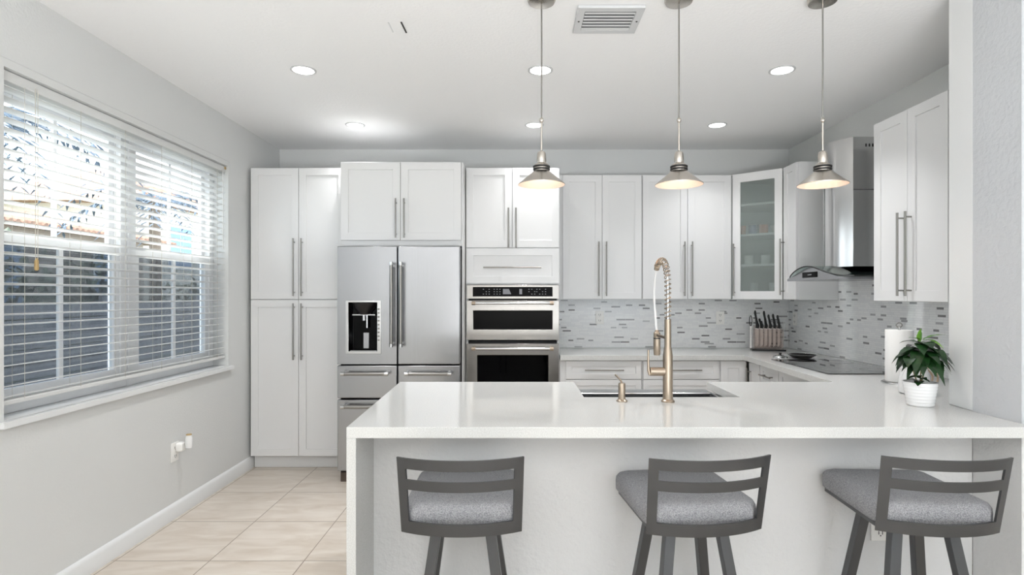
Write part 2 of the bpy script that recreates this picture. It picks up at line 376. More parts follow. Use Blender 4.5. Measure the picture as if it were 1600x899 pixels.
# ------------------------------------------------------------------ outdoors beyond the window
struct(MB().box(-40, -2.36, -12, 45, -.22, -.16).build('ground', 'patio', smooth=False))
g = MB().box(-30, -5.0, -5, 40, -.158, -.12).build('lawn', 'grass', smooth=False); tag(g, 'green lawn strip outside the window', 'grass'); g['kind'] = 'stuff'
def house(name, label, x, y0, y1, h, wallm, wins, rise, storeys=1):
    e = thing(name, label, 'house', (x, (y0+y1)/2, -.119)); hw = (y1-y0)/2
    MB().box(-5, 0, -hw, hw, 0, h).build('house_wall', wallm, e, smooth=False)
    # hipped barrel tile roof: ridges modelled as corrugations along the slope facing the window
    m = MB(); nr = int((2*hw+1)/.14)
    m.add([(.5, -hw-.5, h), (.5, hw+.5, h), (-2.5, hw-1.2, h+rise), (-2.5, -hw+1.2, h+rise), (-5.5, -hw-.5, h), (-5.5, hw+.5, h)],
          [(0, 1, 2, 3), (3, 2, 5, 4), (0, 3, 4), (1, 5, 2), (0, 4, 5, 1)])
    for k in range(nr):
        y = -hw-.43+k*(2*hw+.86)/(nr-1)
        t = min(1, (hw+.5-abs(y))/1.7)
        m.tube([(.52, y, h+.02), (.52-3*t, y, h+.02+rise*t)], .05, 6)
    m.build('tile_roof', 'roof', e, smooth=False)
    for (wy, wz, ww, wh) in wins:
        f = MB().add([], []).box(0, .05, wy-ww/2-.06, wy+ww/2+.06, wz-.06, wz+wh+.06).build('house_window', 'trim', e)
        MB().box(.051, .06, wy-ww/2, wy-.02, wz, wz+wh).box(.051, .06, wy+.02, wy+ww/2, wz, wz+wh).build('house_pane', 'skyglass', f)
house('neighbour_house', 'taupe neighbouring house with a clay tile roof seen through the left half of the blind', -9.0, 8.6, 13.6, 2.75, 'house', [(-1.6, 1.2, 1.4, 1.2), (1.4, 1.2, 1.0, 1.2)], .7)
house('neighbour_house', 'cream two storey house with blue windows seen through the right half of the blind', -11.0, 17.0, 25.0, 4.3, 'house2', [(-2.6, 2.4, 1.2, 1.3), (.3, 2.4, 1.2, 1.3), (3, 2.4, 1.2, 1.3), (-1.5, .5, 1.2, 1.2), (2, .5, 1.2, 1.2)], 1.3)
fe = thing('garden_fence', 'grey board fence standing on the lawn outside the window', 'fence', (-5.35, 8.5, -.1185))
fm = MB()
for k in range(8): fm.box(-.012, .012, -5.5, 5.5, .10+k*.165, .10+k*.165+.15)
fm.build('fence_boards', 'fence', fe, smooth=False)
for k in range(6): MB().box(-.06, -.013, -5.5+k*2.15, -5.5+k*2.15+.09, 0, 1.5).build('fence_post', 'fence', fe, smooth=False)
def leafquad(m, c, d, up, L, W):
    d = d.normalized(); sd = d.cross(up).normalized(); n = sd.cross(d)
    p = [c, c+d*L*.4+sd*W/2-n*L*.02, c+d*L*.4-sd*W/2-n*L*.02, c+d*L-n*L*.1]
    m.add(p+[c+d*L*.4+n*L*.05], [(0, 1, 4), (0, 4, 2), (1, 3, 4), (4, 3, 2)])
for k, (x, y, r, h, lab) in enumerate(((-6.75, 7.0, .9, 2.5, 'leafy green shrub outside at the left edge of the blind'), (-6.8, 9.0, .8, 2.3, 'leafy green shrub in front of the taupe house outside'),
                                       (-7.2, 12.6, .8, 1.9, 'leafy green shrub outside between the two neighbouring houses'))):
    sh = thing('garden_shrub', lab, 'shrub', (x, y, -.1185))
    MB().tube([(0, 0, 0), (.03, .02, h*.7)], [.05, .025], 8).build('shrub_stem', 'trunk', sh)
    m = MB()
    for q in range(900):
        v = Vector((random.gauss(0, 1), random.gauss(0, 1), random.gauss(0, 1))).normalized()*(random.random()**.4)
        c = Vector((v.x*r, v.y*r, h*.55+v.z*h*.42))
        leafquad(m, c, Vector((random.gauss(0, 1), random.gauss(0, 1), random.gauss(0, .6))), Vector((0.1, 0, 1)), .2, .1)
    m.build('shrub_foliage', 'hedge', sh, smooth=False)
def palm(x, y, h, lab):
    e = thing('palm_tree', lab, 'tree', (x, y, -.10))
    MB().tube([(0, 0, 0), (.08, 0, h*.5), (.02, .05, h)], [.12, .1, .09], 10).build('palm_trunk', 'trunk', e)
    m = MB()
    for k in range(15):
        a = 2*PI*k/15+random.random()*.3; el = random.uniform(.1, .9); Lf = random.uniform(1.3, 1.9); prev = None
        for s in range(14):
            t = s/13; p = Vector((math.cos(a)*Lf*t, math.sin(a)*Lf*t, h+el*Lf*t*.8-Lf*.75*t*t))+Vector((.02, .05, 0))
            if prev is not None:
                dd = (p-prev).normalized(); sd = dd.cross(Vector((0, 0, 1))).normalized()
                for sg in (1, -1):
                    leafquad(m, p, sd*sg+dd*.7+Vector((0, 0, -.35)), Vector((0, 0, 1)), .42*(1-.5*t), .045)
            prev = p
    m.build('palm_fronds', 'palm', e, smooth=False)
palm(-5.9, 6.2, 3.5, 'palm tree outside with fronds across the upper left of the blind')
palm(-6.6, 10.2, 3.2, 'palm tree outside with fronds behind the middle of the blind')

# ------------------------------------------------------------------ cabinets
def bar_handle(door, x, z, L, y=-.02, vertical=True):
    m = MB(); r = .0062; so = .034
    if vertical:
        m.tube([(x, y-so, z-L/2), (x, y-so, z+L/2)], r, 10)
        for q in (-L/2+.03, L/2-.03): m.tube([(x, y+.001, z+q), (x, y-so, z+q)], .0045, 8)
    else:
        m.tube([(x-L/2, y-so, z), (x+L/2, y-so, z)], r, 10)
        for q in (-L/2+.03, L/2-.03): m.tube([(x+q, y+.001, z), (x+q, y-so, z)], .0045, 8)
    return m.build('bar_handle', 'handle', door)
def shaker(cab, name, x0, x1, z0, z1, y=-.02, b=.057):
    x0 += .0018; x1 -= .0018; z0 += .0018; z1 -= .0018
    m = MB().frame((x0, x1, z0, z1), (x0+b, x1-b, z0+b, z1-b), y, y+.0195).box(x0+b-.001, x1-b+.001, y+.009, y+.0185, z0+b-.001, z1-b+.001)
    return m.build(name, 'cab', cab, bevel=.0012)
def body(cab, w, d, z0, z1, toe=0):
    m = MB().box(0, w, 0, d, z0+toe, z1)
    if toe: m.box(.0, w, .055, d, z0, z0+toe+.001)
    return m.build('cabinet_body', 'cab', cab, bevel=.001)
def pair(cab, w, z0, z1, hz, hL, split=None, off=.032):
    s = split or w/2
    a = shaker(cab, 'cabinet_door', .002, s, z0, z1); bar_handle(a, s-off, hz, hL)
    b = shaker(cab, 'cabinet_door', s, w-.002, z0, z1); bar_handle(b, s+off, hz, hL)
GC = 'white shaker kitchen cabinets'
# tall pantry
c = thing('pantry_cabinet', 'tall white pantry cabinet with four shaker doors beside the left wall', 'cabinet', (-2.122, 4.52, 0), 0, GC)
body(c, .762, .585, 0, 2.418, .106); pair(c, .762, 1.364, 2.416, 1.62, .46, .386); pair(c, .762, .110, 1.361, 1.108, .45, .386)
# above the refrigerator
c = thing('overhead_cabinet', 'white two door cabinet above the steel refrigerator', 'cabinet', (-1.346, 4.336, 0), 0, GC)
MB().box(0, .930, 0, .768, 1.776, 2.421).build('cabinet_body', 'cab', c, bevel=.001)
MB().box(.931, .941, -.005, .768, 0, 2.421).build('side_panel', 'cab', c, bevel=.001)
pair(c, .930, 1.818, 2.420, 1.985, .30, .462, .032)
# oven tower
c = thing('oven_cabinet', 'tall white cabinet that frames the microwave and the oven', 'cabinet', (-.400, 4.52, 0), 0, GC)
MB().box(0, .018, 0, .585, .106, 2.418).box(.732, .75, 0, .585, .106, 2.418).box(.018, .732, 0, .585, 1.482, 2.418).box(.018, .732, 0, .585, .106, .30).box(0, .75, .055, .585, 0, .106).box(.018, .732, .575, .585, .30, 1.482).build('cabinet_body', 'cab', c, bevel=.001)
pair(c, .75, 1.777, 2.416, 1.932, .32, .371, .03)
d = shaker(c, 'cabinet_drawer', .002, .748, 1.490, 1.774); bar_handle(d, .372, 1.618, .46, vertical=False)
d = shaker(c, 'cabinet_drawer', .002, .748, .11, .296); bar_handle(d, .372, .2, .46, vertical=False)
# wall cabinets on the back wall
c = thing('wall_cabinet', 'white two door wall cabinet right of the oven, above the backsplash', 'cabinet', (.395, 4.80, 1.362), 0, GC)
MB().box(-.043, .677, 0, .305, 0, 1.059).build('cabinet_body', 'cab', c, bevel=.001); pair(c, .677, .001, 1.057, .258, .46, .338)
c = thing('wall_cabinet', 'white two door wall cabinet behind the faucet, left of the glass door', 'cabinet', (1.074, 4.80, 1.362), 0, GC)
body(c, .758, .305, 0, 1.059); pair(c, .758, .001, 1.057, .258, .46, .384)
# diagonal corner cabinet with glass door
P0 = Vector((1.837, 4.78)); P1 = Vector((2.142, 4.522)); WD = (P1-P0).length; TH = math.atan2(P1.y-P0.y, P1.x-P0.x)
c = thing('corner_cabinet', 'white diagonal corner wall cabinet with one frosted glass door', 'cabinet', (P0.x, P0.y, 1.362), TH, GC)
TI = (Matrix.Translation((P0.x, P0.y, 1.362)) @ Matrix.Rotation(TH, 4, 'Z')).inverted()
n2 = Vector((-(P1-P0).y, (P1-P0).x)).normalized()
Q0 = P0+n2*.021; Q1 = P1+n2*.021
foot = [(Q0.x, Q0.y), (Q1.x, Q1.y), (2.468, 4.54), (2.468, 5.104), (1.838, 5.104)]
m = MB(TI).prism(foot, 1.362, 1.380).prism(foot, 2.402, 2.421)
m.box(1.838, 1.853, 4.81, 5.104, 1.38, 2.402).box(1.853, 2.468, 5.09, 5.104, 1.38, 2.402).box(2.455, 2.468, 4.54, 5.09, 1.38, 2.402).box(2.165, 2.455, 4.526, 4.54, 1.38, 2.402)
m.build('cabinet_body', 'cabin', c)
sf = [(Q0.x+.02, Q0.y+.02), (Q1.x+.0, Q1.y+.015), (2.450, 4.56), (2.450, 5.086), (1.857, 5.086)]
sf[0] = (Q0.x+.016, Q0.y+.001); sf[1] = (Q1.x-.012, Q1.y+.014)
for z in (1.640, 1.893, 2.147): MB(TI).prism(sf, z, z+.018).build('cabinet_shelf', 'white', c)
d = MB().frame((.002, WD-.002, .001, 1.057), (.066, WD-.062, .068, .985), 0, .0195).build('cabinet_door', 'cab', c, bevel=.0015)
MB().box(.0655, WD-.0615, .008, .012, .0675, .9855).build('glass_panel', 'frost', d)
bar_handle(d, .022, .248, .44, y=0)
# right wall cabinets (face towards -x)
c = thing('wall_cabinet', 'narrow white wall cabinet between the glass door and the range hood', 'cabinet', (2.164, 4.518, 1.362), -PI/2, GC)
body(c, .210, .305, 0, 1.059); d = shaker(c, 'cabinet_door', .002, .208, .001, 1.057); bar_handle(d, .022, .262, .45)
c = thing('wall_cabinet', 'white two door wall cabinet on the right wall, nearest the camera', 'cabinet', (2.164, 3.377, 1.362), -PI/2, GC)
body(c, .585, .305, 0, 1.059); pair(c, .585, .001, 1.057, .262, .46, .292)
# base cabinets
def base(label, loc, rz, w, fronts, d=.57):
    c = thing('base_cabinet', label, 'cabinet', loc, rz, GC)
    body(c, w, d, 0, .878, .106)
    for (kind, x0, x1, z0, z1, hx, hz, hL, vert) in fronts:
        o = shaker(c, 'cabinet_drawer' if kind == 'd' else 'cabinet_door', x0, x1, z0, z1, b=.045 if kind == 'd' else .057)
        if hL: bar_handle(o, hx, hz, hL, vertical=vert)
    return c
def drawers(x0, x1, hL=.31):
    xm = (x0+x1)/2
    return [('d', x0, x1, .725, .874, xm, .802, hL, False), ('d', x0, x1, .418, .722, xm, .60, hL, False), ('d', x0, x1, .11, .415, xm, .30, hL, False)]
base('white drawer cabinet under the back counter, beside the oven', (.353, 4.52, 0), 0, .654, drawers(.046, .653))
base('white drawer cabinet under the back counter, behind the faucet', (1.010, 4.52, 0), 0, .616, drawers(.008, .615))
base('blank white corner cabinet under the back counter', (1.629, 4.52, 0), 0, .221, [('p', .008, .214, .11, .874, 0, 0, 0, True)])
base('narrow white base cabinet with one door under the right counter corner', (1.872, 4.478, 0), -PI/2, .20, [('p', .002, .198, .11, .866, .040, .70, .25, True)])
base('white drawer cabinet under the far half of the cooktop', (1.872, 4.275, 0), -PI/2, .30, drawers(.002, .298, .18))
base('white drawer cabinet under the near half of the cooktop', (1.872, 3.972, 0), -PI/2, .86, drawers(.002, .858, .46))
base('white base cabinet inside the left end of the peninsula', (.30, 3.04, 0), PI, .86, [('p', .002, .43, .11, .866, .40, .7, .25, True), ('p', .43, .858, .11, .866, .46, .7, .25, True)], d=.61)
base('white base cabinet inside the right end of the peninsula', (1.72, 3.04, 0), PI, .64, [('p', .002, .32, .11, .866, .29, .7, .25, True), ('p', .32, .638, .11, .866, .35, .7, .25, True)], d=.61)

# ------------------------------------------------------------------ worktop
CT0, CT1 = .880, .920
wt = thing('countertop', 'white speckled quartz countertop running over the peninsula and along the right and back walls', 'countertop', (0, 0, 0))
outline = [(-.614, 2.04), (2.25, 2.04), (2.25, 2.0992), (1.8855, 2.0992), (1.8815, 2.319), (1.8815, 2.3205), (2.0, 2.3205), (2.0, 2.472), (2.466, 2.472), (2.466, 5.097), (.353, 5.097), (.353, 4.465),
           (1.81, 4.465), (1.75, 3.106), (1.054, 3.106), (1.054, 2.643), (.320, 2.643), (.320, 3.106), (-.639, 3.106)]
MB().prism(outline, CT0, CT1).build('worktop', 'quartz', wt, bevel=.002, smooth=False)
MB().prism([(-.614, 2.04), (-.579, 2.04), (-.604, 3.106), (-.639, 3.106)], 0, CT0-.0003).build('waterfall_panel', 'quartz', wt, bevel=.0015, smooth=False)
# backsplashes
o = MB().box(0, 2.10, -.008, 0, 0, .44).build('backsplash', 'mosaic', smooth=False); o.location = (.372, 5.109, .921)
tag(o, 'white and grey mosaic tile backsplash on the back wall', 'backsplash')
o = MB().box(0, 2.60, -.006, 0, 0, .44).box(.59, 1.715, -.006, 0, .44, .66).build('backsplash', 'mosaic', smooth=False); o.location = (2.4735, 5.092, .921); o.rotation_euler = (0, 0, -PI/2)
tag(o, 'white and grey mosaic tile backsplash on the right wall behind the cooktop', 'backsplash')

# ------------------------------------------------------------------ sink
sk = thing('kitchen_sink', 'stainless apron front sink set into the back edge of the peninsula', 'sink', (.687, 2.87, .66))
hw = .366
MB().box(-hw, hw, .145, .262, 0, .216).build('apron_front', 'steelv', sk, bevel=.006, seg=3)
MB().box(-hw, hw, -.226, .145, 0, .012).box(-hw, hw, -.226, -.214, .012, .216).box(-hw, -hw+.012, -.214, .145, .012, .216).box(hw-.012, hw, -.214, .145, .012, .216).build('basin', 'steel', sk, bevel=.003)
MB().lathe([(.045, .0125), (.045, .015), (.03, .0155), (.028, .0135)], (0, -.04, 0), 24).build('drain', 'steelv', sk)

# ------------------------------------------------------------------ refrigerator
FX0, FX1, FS = -1.332, -.418, -.883
fr = thing('refrigerator', 'stainless steel french door refrigerator with water dispenser, left of the oven', 'refrigerator', (-.875, 4.2, 0))
def fx(x): return x+.875
MB().box(fx(FX0)+.004, fx(FX1)-.004, .075, .86, .05, 1.755).build('fridge_body', 'gap', fr)
def fdoor(name, x0, x1, z0, z1): 
    return MB().box(fx(x0), fx(x1), 0, .07, z0, z1).build(name, 'steel', fr, bevel=.006, seg=3)
DX0, DX1, DZ0, DZ1 = -1.262, -1.012, .966, 1.352
ld = MB().frame((fx(FX0), fx(FS)-.004, .882, 1.763), (fx(DX0), fx(DX1), DZ0, DZ1), 0, .07).build('left_door', 'steel', fr, bevel=.004, seg=2)
rd = fdoor('right_door', FS+.004, FX1, .882, 1.763)
d1 = fdoor('left_drawer', FX0, FS-.004, .629, .872)
d2 = fdoor('right_drawer', FS+.004, FX1, .629, .872)
d3 = fdoor('freezer_drawer', FX0, FX1, .085, .617)
for x in (FX0+.06, FX1-.06): MB().box(fx(x)-.04, fx(x)+.04, .02, .10, 0, .07).build('fridge_foot', 'brown', fr)
# dispenser
dp = MB().frame((fx(DX0)-.008, fx(DX1)+.008, DZ0-.006, DZ1+.006), (fx(DX0)+.014, fx(DX1)-.022, DZ0+.012, DZ1-.008), -.004, .012).build('dispenser', 'steelv', ld, bevel=.002)
MB().box(fx(DX0)+.001, fx(DX1)-.001, .062, .068, DZ0+.001, DZ1-.001).box(fx(DX0)+.001, fx(DX0)+.010, .013, .062, DZ0+.001, DZ1-.001).box(fx(DX1)-.010, fx(DX1)-.001, .013, .062, DZ0+.001, DZ1-.001).build('recess', 'bglass', dp)
cx = fx((DX0+DX1)/2)
MB().lathe([(.09, DZ1-.012), (.075, DZ1-.05), (.045, DZ1-.09), (.04, DZ1-.10)], (cx, .04, 0), 20).build('ice_chute', 'pan', dp)
MB().box(cx-.085, cx+.085, .008, .03, DZ1-.105, DZ1-.098).tube([(cx-.005, .03, DZ1-.10), (cx-.005, .03, DZ1-.145)], .012, 10).tube([(cx+.02, .03, DZ1-.10), (cx+.02, .03, DZ1-.20)], .009, 10).build('nozzle', 'steelv', dp)
MB().box(cx-.012, cx+.032, .04, .055, DZ0+.03, DZ0+.15).build('paddle', 'steel', dp, bevel=.003)
MB().box(cx-.10, cx+.098, .004, .06, DZ0+.006, DZ0+.018).build('drip_tray', 'steel', dp)
mk = MB()
for k in range(9): mk.box(fx(DX1)-.017, fx(DX1)-.003, -.0052, -.0041, DZ0+.09+k*.029, DZ0+.09+k*.029+.012)
mk.build('button_marks', 'handle', dp)
def fhandle(parent, a, b):
    a = Vector(a); b = Vector(b); dv = (b-a).normalized(); m = MB()
    m.tube([a, b], .0125, 14)
    for q in (a+dv*.022, b-dv*.022): m.tube([(q.x, -.001+.0, q.z), (q.x, a.y, q.z)], .011, 10)
    h = m.build('door_handle', 'handle', parent)
    k = MB()
    for q in (a, b): k.tube([q-dv*.004, q+dv*.022] if q is a else [q-dv*.022, q+dv*.004], .0145, 14)
    k.build('end_cap', 'steelv', h); return h
fhandle(ld, (fx(-.918), -.055, 1.018), (fx(-.918), -.055, 1.640))
fhandle(rd, (fx(-.848), -.055, 1.018), (fx(-.848), -.055, 1.640))
fhandle(d1, (fx(-1.285), -.055, .817), (fx(-.945), -.055, .817))
fhandle(d2, (fx(-.815), -.055, .817), (fx(-.478), -.055, .817))
fhandle(d3, (fx(-1.285), -.055, .573), (fx(-.478), -.055, .573))

# ------------------------------------------------------------------ microwave and oven
def ohandle(parent, x0, x1, z):
    m = MB().tube([(x0, -.05, z), (x1, -.05, z)], .0115, 14)
    for q in (x0+.014, x1-.014): m.tube([(q, 0.001, z), (q, -.05, z)], .010, 10)
    h = m.build('door_handle', 'steelv', parent)
    MB().tube([(x0-.006, -.05, z), (x0+.024, -.05, z)], .0155, 14).tube([(x1-.024, -.05, z), (x1+.006, -.05, z)], .0155, 14).build('end_cap', 'nickel', h)
mw = thing('microwave_oven', 'built in stainless microwave with black display strip, above the oven', 'microwave', (-.025, 4.495, 1.035))
W2 = .368
MB().box(-.354, .354, .026, .55, 0, .444).build('oven_body', 'gap', mw)
MB().box(-W2, W2, -.004, .0245, .334, .444).build('control_panel', 'steelo', mw, bevel=.002)
cp = MB().box(-.318, .318, -.0065, -.0042, .352, .428).build('display', 'disp', mw)
mk = MB()
for gx, nx, ny in ((-.238, 3, 3), (-.152, 3, 3), (.125, 3, 3), (.188, 4, 3)):
    for i in range(nx):
        for j in range(ny):
            if (i*7+j*5+int(gx*100)) % 6 == 0: continue
            mk.box(gx+i*.023, gx+i*.023+.009, -.0073, -.0066, .369+j*.019, .374+j*.019)
mk.build('button_marks', 'mark', cp)
MB().add([(-.078, -.0073, .370), (-.012, -.0073, .370), (-.030, -.0073, .412), (-.078, -.0073, .412), (-.078, -.0066, .370), (-.012, -.0066, .370), (-.030, -.0066, .412), (-.078, -.0066, .412)],
    [(0, 1, 2, 3), (7, 6, 5, 4), (0, 4, 5, 1), (1, 5, 6, 2), (2, 6, 7, 3), (3, 7, 4, 0)]).build('display_window', 'mark', cp)
MB().box(.053, .075, -.0073, -.0066, .370, .412).build('display_window', 'mark', cp)
dr = MB().frame((-W2, W2, .004, .320), (-.315, .318, .088, .240), -.004, .0245).build('oven_door', 'steelo', mw, bevel=.002)
MB().box(-.3145, .3175, .008, .014, .0885, .2395).build('door_window', 'bglass', dr)
ohandle(dr, -.318, .318, .300)
ov = thing('wall_oven', 'built in stainless oven with dark glass door, under the microwave', 'oven', (-.025, 4.495, .302))
MB().box(-.354, .354, .026, .55, 0, .726).build('oven_body', 'gap', ov)
dr = MB().frame((-W2, W2, .03, .708), (-.282, .285, .12, .618), -.004, .0245).build('oven_door', 'steelo', ov, bevel=.002)
MB().box(-.2815, .2845, .006, .014, .1205, .6175).build('door_window', 'bglass', dr)
ohandle(dr, -.318, .318, .672)
MB().box(-W2, W2, -.001, .0245, 0, .026).build('vent_strip', 'steelo', ov)

# ------------------------------------------------------------------ range hood and cooktop
hd = thing('range_hood', 'stainless chimney range hood with arched glass canopy on the right wall', 'range hood', (2.464, 3.84, 1.50))
n = 20; prof = [(0, .176), (-.27, .176)]
prof += [(-.27-.075*math.cos(PI*(k/n-.5)), .176-.352*k/n) for k in range(1, n)] + [(-.27, -.176), (0, -.176)]
ch = MB().prism(prof, .085, .93).build('chimney', 'steelv', hd, bevel=.001)
m = MB()
for k in range(6): m.box(-.19+k*.022, -.181+k*.022, -.1768, -.1755, .865, .885)
m.build('vent_slots', 'gap', ch)
MB().box(-.268, 0, -.1785, -.1762, .585, .588).build('chimney_seam', 'gap', ch)
# arched glass canopy: arc along y, from the wall to the front edge
def arch(y): t = y/.385; return .022+.075*(math.cos(t*PI)+1)/2*1.0
ny = 24; top = []; bot = []
ys = [-.385+.77*k/ny for k in range(ny+1)]
m = MB(); vs = []; fs = []
for y in ys:
    xf = -.485+.10*abs(y/.385)**4
    z = arch(y)
    vs += [(0, y, z), (xf, y, z), (xf, y, z-.006), (0, y, z-.006)]
for k in range(ny):
    a = 4*k; b = a+4
    for i in range(4): fs.append((a+i, a+(i+1) % 4, b+(i+1) % 4, b+i))
fs += [(3, 2, 1, 0), (4*ny, 4*ny+1, 4*ny+2, 4*ny+3)]
m.add(vs, fs).build('glass_canopy', 'hoodglass', hd)
m = MB()
m.tube([(-.485+.10*abs(y/.385)**4-.001, y, arch(y)-.003) for y in ys]+[(-.2, .386, arch(.385)-.003)], .0042, 6)
m.tube([(-.39, -.386, arch(-.385)-.003), (0, -.386, arch(-.385)-.003)], .0042, 6)
m.build('canopy_edge', 'black', hd)
# steel body under the canopy
bp = []
for k in range(15):
    y = -.33+.66*k/14; bp.append((y, max(.012, arch(y)-.010)))
vs = [(x, y, z) for x in (-.455, 0) for (y, z) in [(-.33, 0)]+bp+[(.33, 0)]]; nn = len(bp)+2
MB().add(vs, [tuple(range(nn)), tuple(range(2*nn-1, nn-1, -1))]+[(i, (i+1) % nn, nn+(i+1) % nn, nn+i) for i in range(nn)]).build('hood_body', 'steel', hd)
cp = MB().box(-.4585, -.4555, -.085, .105, .018, .056).build('control_display', 'bglass', hd, bevel=.001)
MB().box(-.4595, -.4586, -.02, .03, .034, .041).build('display_digits', 'mark', cp)
ck = thing('cooktop', 'black glass cooktop set on the right counter below the hood', 'cooktop', (2.145, 3.77, .9202))
MB().box(-.265, .265, -.38, .38, 0, .006).build('glass_top', 'hob', ck, bevel=.002)
for (x, y, r) in ((-.12, -.2, .09), (-.12, .2, .075), (.12, -.2, .075), (.12, .2, .1)):
    MB().lathe([(r, .0061), (r, .0064), (r-.003, .0064), (r-.003, .0061)], (x, y, 0), 40, cap=False).build('burner_ring', 'mark', ck)
# shallow pan and spoon rest by the far edge of the cooktop
p = thing('shallow_dish', 'shallow dark dish lying at the far edge of the cooktop', 'dish', (2.165, 4.265, .9205))
MB().lathe([(.045, 0), (.062, .003), (.098, .026), (.102, .028), (.098, .0265), (.06, .007), (.0, .006)], (0, 0, 0), 32, cap=True).build('dish_bowl', 'pan', p)
MB().lathe([(.102, .0285), (.104, .03), (.099, .0305), (.097, .0285)], (0, 0, 0), 32, cap=False).build('dish_rim', 'steelv', p)
p = thing('pot_lid', 'low silver lid lying left of the dark dish by the cooktop', 'lid', (2.005, 4.27, .9205))
MB().lathe([(.052, 0), (.054, .004), (.045, .016), (.022, .024), (.0, .026)], (0, 0, 0), 28).build('lid_dome', 'steelv', p)
MB().lathe([(.008, .026), (.006, .032), (.012, .036), (.01, .041), (0, .042)], (0, 0, 0), 14).build('lid_knob', 'black', p)

# ------------------------------------------------------------------ faucet and dispenser
fc = thing('kitchen_faucet', 'tall brushed nickel spring faucet standing in front of the sink', 'faucet', (.6825, 2.529, .9203))
MB().lathe([(.030, 0), (.030, .006), (.0225, .012), (.0215, .05), (.0215, .205), (.019, .225), (.0150, .245), (.0145, .37)], (0, 0, 0), 28).build('faucet_body', 'nickel', fc)
path = []
for k in range(12): path.append(Vector((0, 0, .36+.17*k/11)))
bez = [Vector((0, 0, .53)), Vector((0, .005, .62)), Vector((0, .09, .675)), Vector((0, .195, .615))]
for k in range(1, 17):
    t = k/16; path.append(bez[0]*(1-t)**3+bez[1]*3*t*(1-t)**2+bez[2]*3*t*t*(1-t)+bez[3]*t**3)
MB().tube(path, .0068, 10).build('inner_tube', 'steelv', fc)
# helix around the path
acc = [0]
for i in range(1, len(path)): acc.append(acc[-1]+(path[i]-path[i-1]).length)
Ltot = acc[-1]; hel = []; turns = 21; Nh = turns*14
for k in range(Nh+1):
    s = .008+(Ltot-.008)*k/Nh; i = 1
    while i < len(acc)-1 and acc[i] < s: i += 1
    t = (s-acc[i-1])/(acc[i]-acc[i-1]); p = path[i-1].lerp(path[i], t)
    tg = (path[i]-path[i-1]).normalized(); u = Vector((1, 0, 0)); v = tg.cross(u)
    a = 2*PI*turns*k/Nh; hel.append(p+(u*math.cos(a)+v*math.sin(a))*.0135)
MB().tube(hel, .0025, 6).build('spring', 'nickel', fc)
e = path[-1]
MB().tube([e+Vector((0, -.012, .012)), e+Vector((0, .006, -.012))], .013, 14).build('spring_end', 'nickel', fc)
hp = [e+Vector((0, .004, -.008)), Vector((0, .235, .56)), Vector((0, .25, .50)), Vector((0, .245, .44)), Vector((0, .225, .37)), Vector((0, .2, .305))]
MB().tube(hp, .0055, 10).build('hose', 'hose', fc)
hdm = MB().lathe([(.008, .31), (.011, .30), (.016, .296), (.016, .270), (.0155, .268), (.0165, .262), (.0165, .195), (.014, .188), (0, .187)], (0, .195, 0), 22).build('spray_head', 'nickel', fc)
MB().lathe([(.0168, .272), (.0168, .267), (.0160, .267), (.0160, .272)], (0, .195, 0), 22, cap=False).build('black_ring', 'black', hdm)
MB().bar((0, .010, .285), (0, .182, .285), .016, .012).box(-.007, .007, .01, .185, .279, .291).build('support_arm', 'nickel', fc, bevel=.001)
MB().tube([(-.015, 0, .135), (-.080, 0, .135)], .0195, 20).build('lever_hub', 'nickel', fc)
MB().tube([(-.079, 0, .120), (-.086, 0, .14), (-.088, 0, .18), (-.087, 0, .232)], [.008, .007, .005, .004], 10).build('lever', 'nickel', fc)
sd = thing('soap_dispenser', 'short nickel soap dispenser left of the faucet', 'soap dispenser', (.478, 2.54, .9203))
MB().lathe([(.025, 0), (.025, .004), (.0165, .010), (.0155, .03), (.0155, .078), (.0135, .082), (0, .083)], (0, 0, 0), 24).build('dispenser_body', 'nickel', sd)
MB().tube([(0, 0, .08), (-.003, .01, .092), (-.012, .07, .106), (-.014, .085, .106)], .0045, 10).build('spout', 'nickel', sd)

# ------------------------------------------------------------------ knife block with knives
kr = math.radians(-14)
kb = thing('knife_stand', 'clear acrylic knife stand with black base in the counter corner', 'knife stand', (2.175, 4.86, .9203), kr)
MB().box(-.135, .135, -.055, .055, 0, .012).build('stand_base', 'black', kb, bevel=.002)
MB().box(-.115, .115, -.040, -.036, .0125, .185).build('front_panel', 'acrylic', kb)
MB().box(-.115, .115, .036, .040, .0125, .215).build('rear_panel', 'acrylic', kb)
MB().tube([(-.122, 0, .0125), (-.122, 0, .30)], .0035, 8).tube([(.122, 0, .0125), (.128, 0, .26)], .0035, 8).build('side_rod', 'steelv', kb)
K0 = Matrix.Translation((2.175, 4.86, .9203)) @ Matrix.Rotation(kr, 4, 'Z')
def knife(label, x, y, top, lean):
    e = thing('kitchen_knife', label, 'knife', tuple(K0 @ Vector((x, y, .03))), kr, 'knives in the acrylic stand')
    h0 = .11
    MB().add([(-.010, -.0011, 0), (.008, -.0011, .02), (.009, -.0011, h0+.05), (-.009, -.0011, h0+.05), (-.010, .0011, 0), (.008, .0011, .02), (.009, .0011, h0+.05), (-.009, .0011, h0+.05)],
        [(0, 1, 2, 3), (7, 6, 5, 4), (0, 4, 5, 1), (1, 5, 6, 2), (2, 6, 7, 3), (3, 7, 4, 0)]).build('blade', 'blade', e)
    hh = []
    for k in range(9):
        t = k/8; z = h0+.05+(top-h0-.05)*t
        hh.append((math.sin(t*PI*1.6)*.005+lean*t, 0, z))
    MB().tube(hh, [.0085, .0075, .0095, .010, .0095, .0085, .009, .010, .006], 8).build('handle', 'black', e)
ordn = ['first', 'second', 'third', 'fourth', 'fifth', 'sixth']
for k in range(6):
    knife('black handled knife, %s from the left in the front row of the acrylic stand' % ordn[k], -.085+k*.034, -.014, .225, .0)
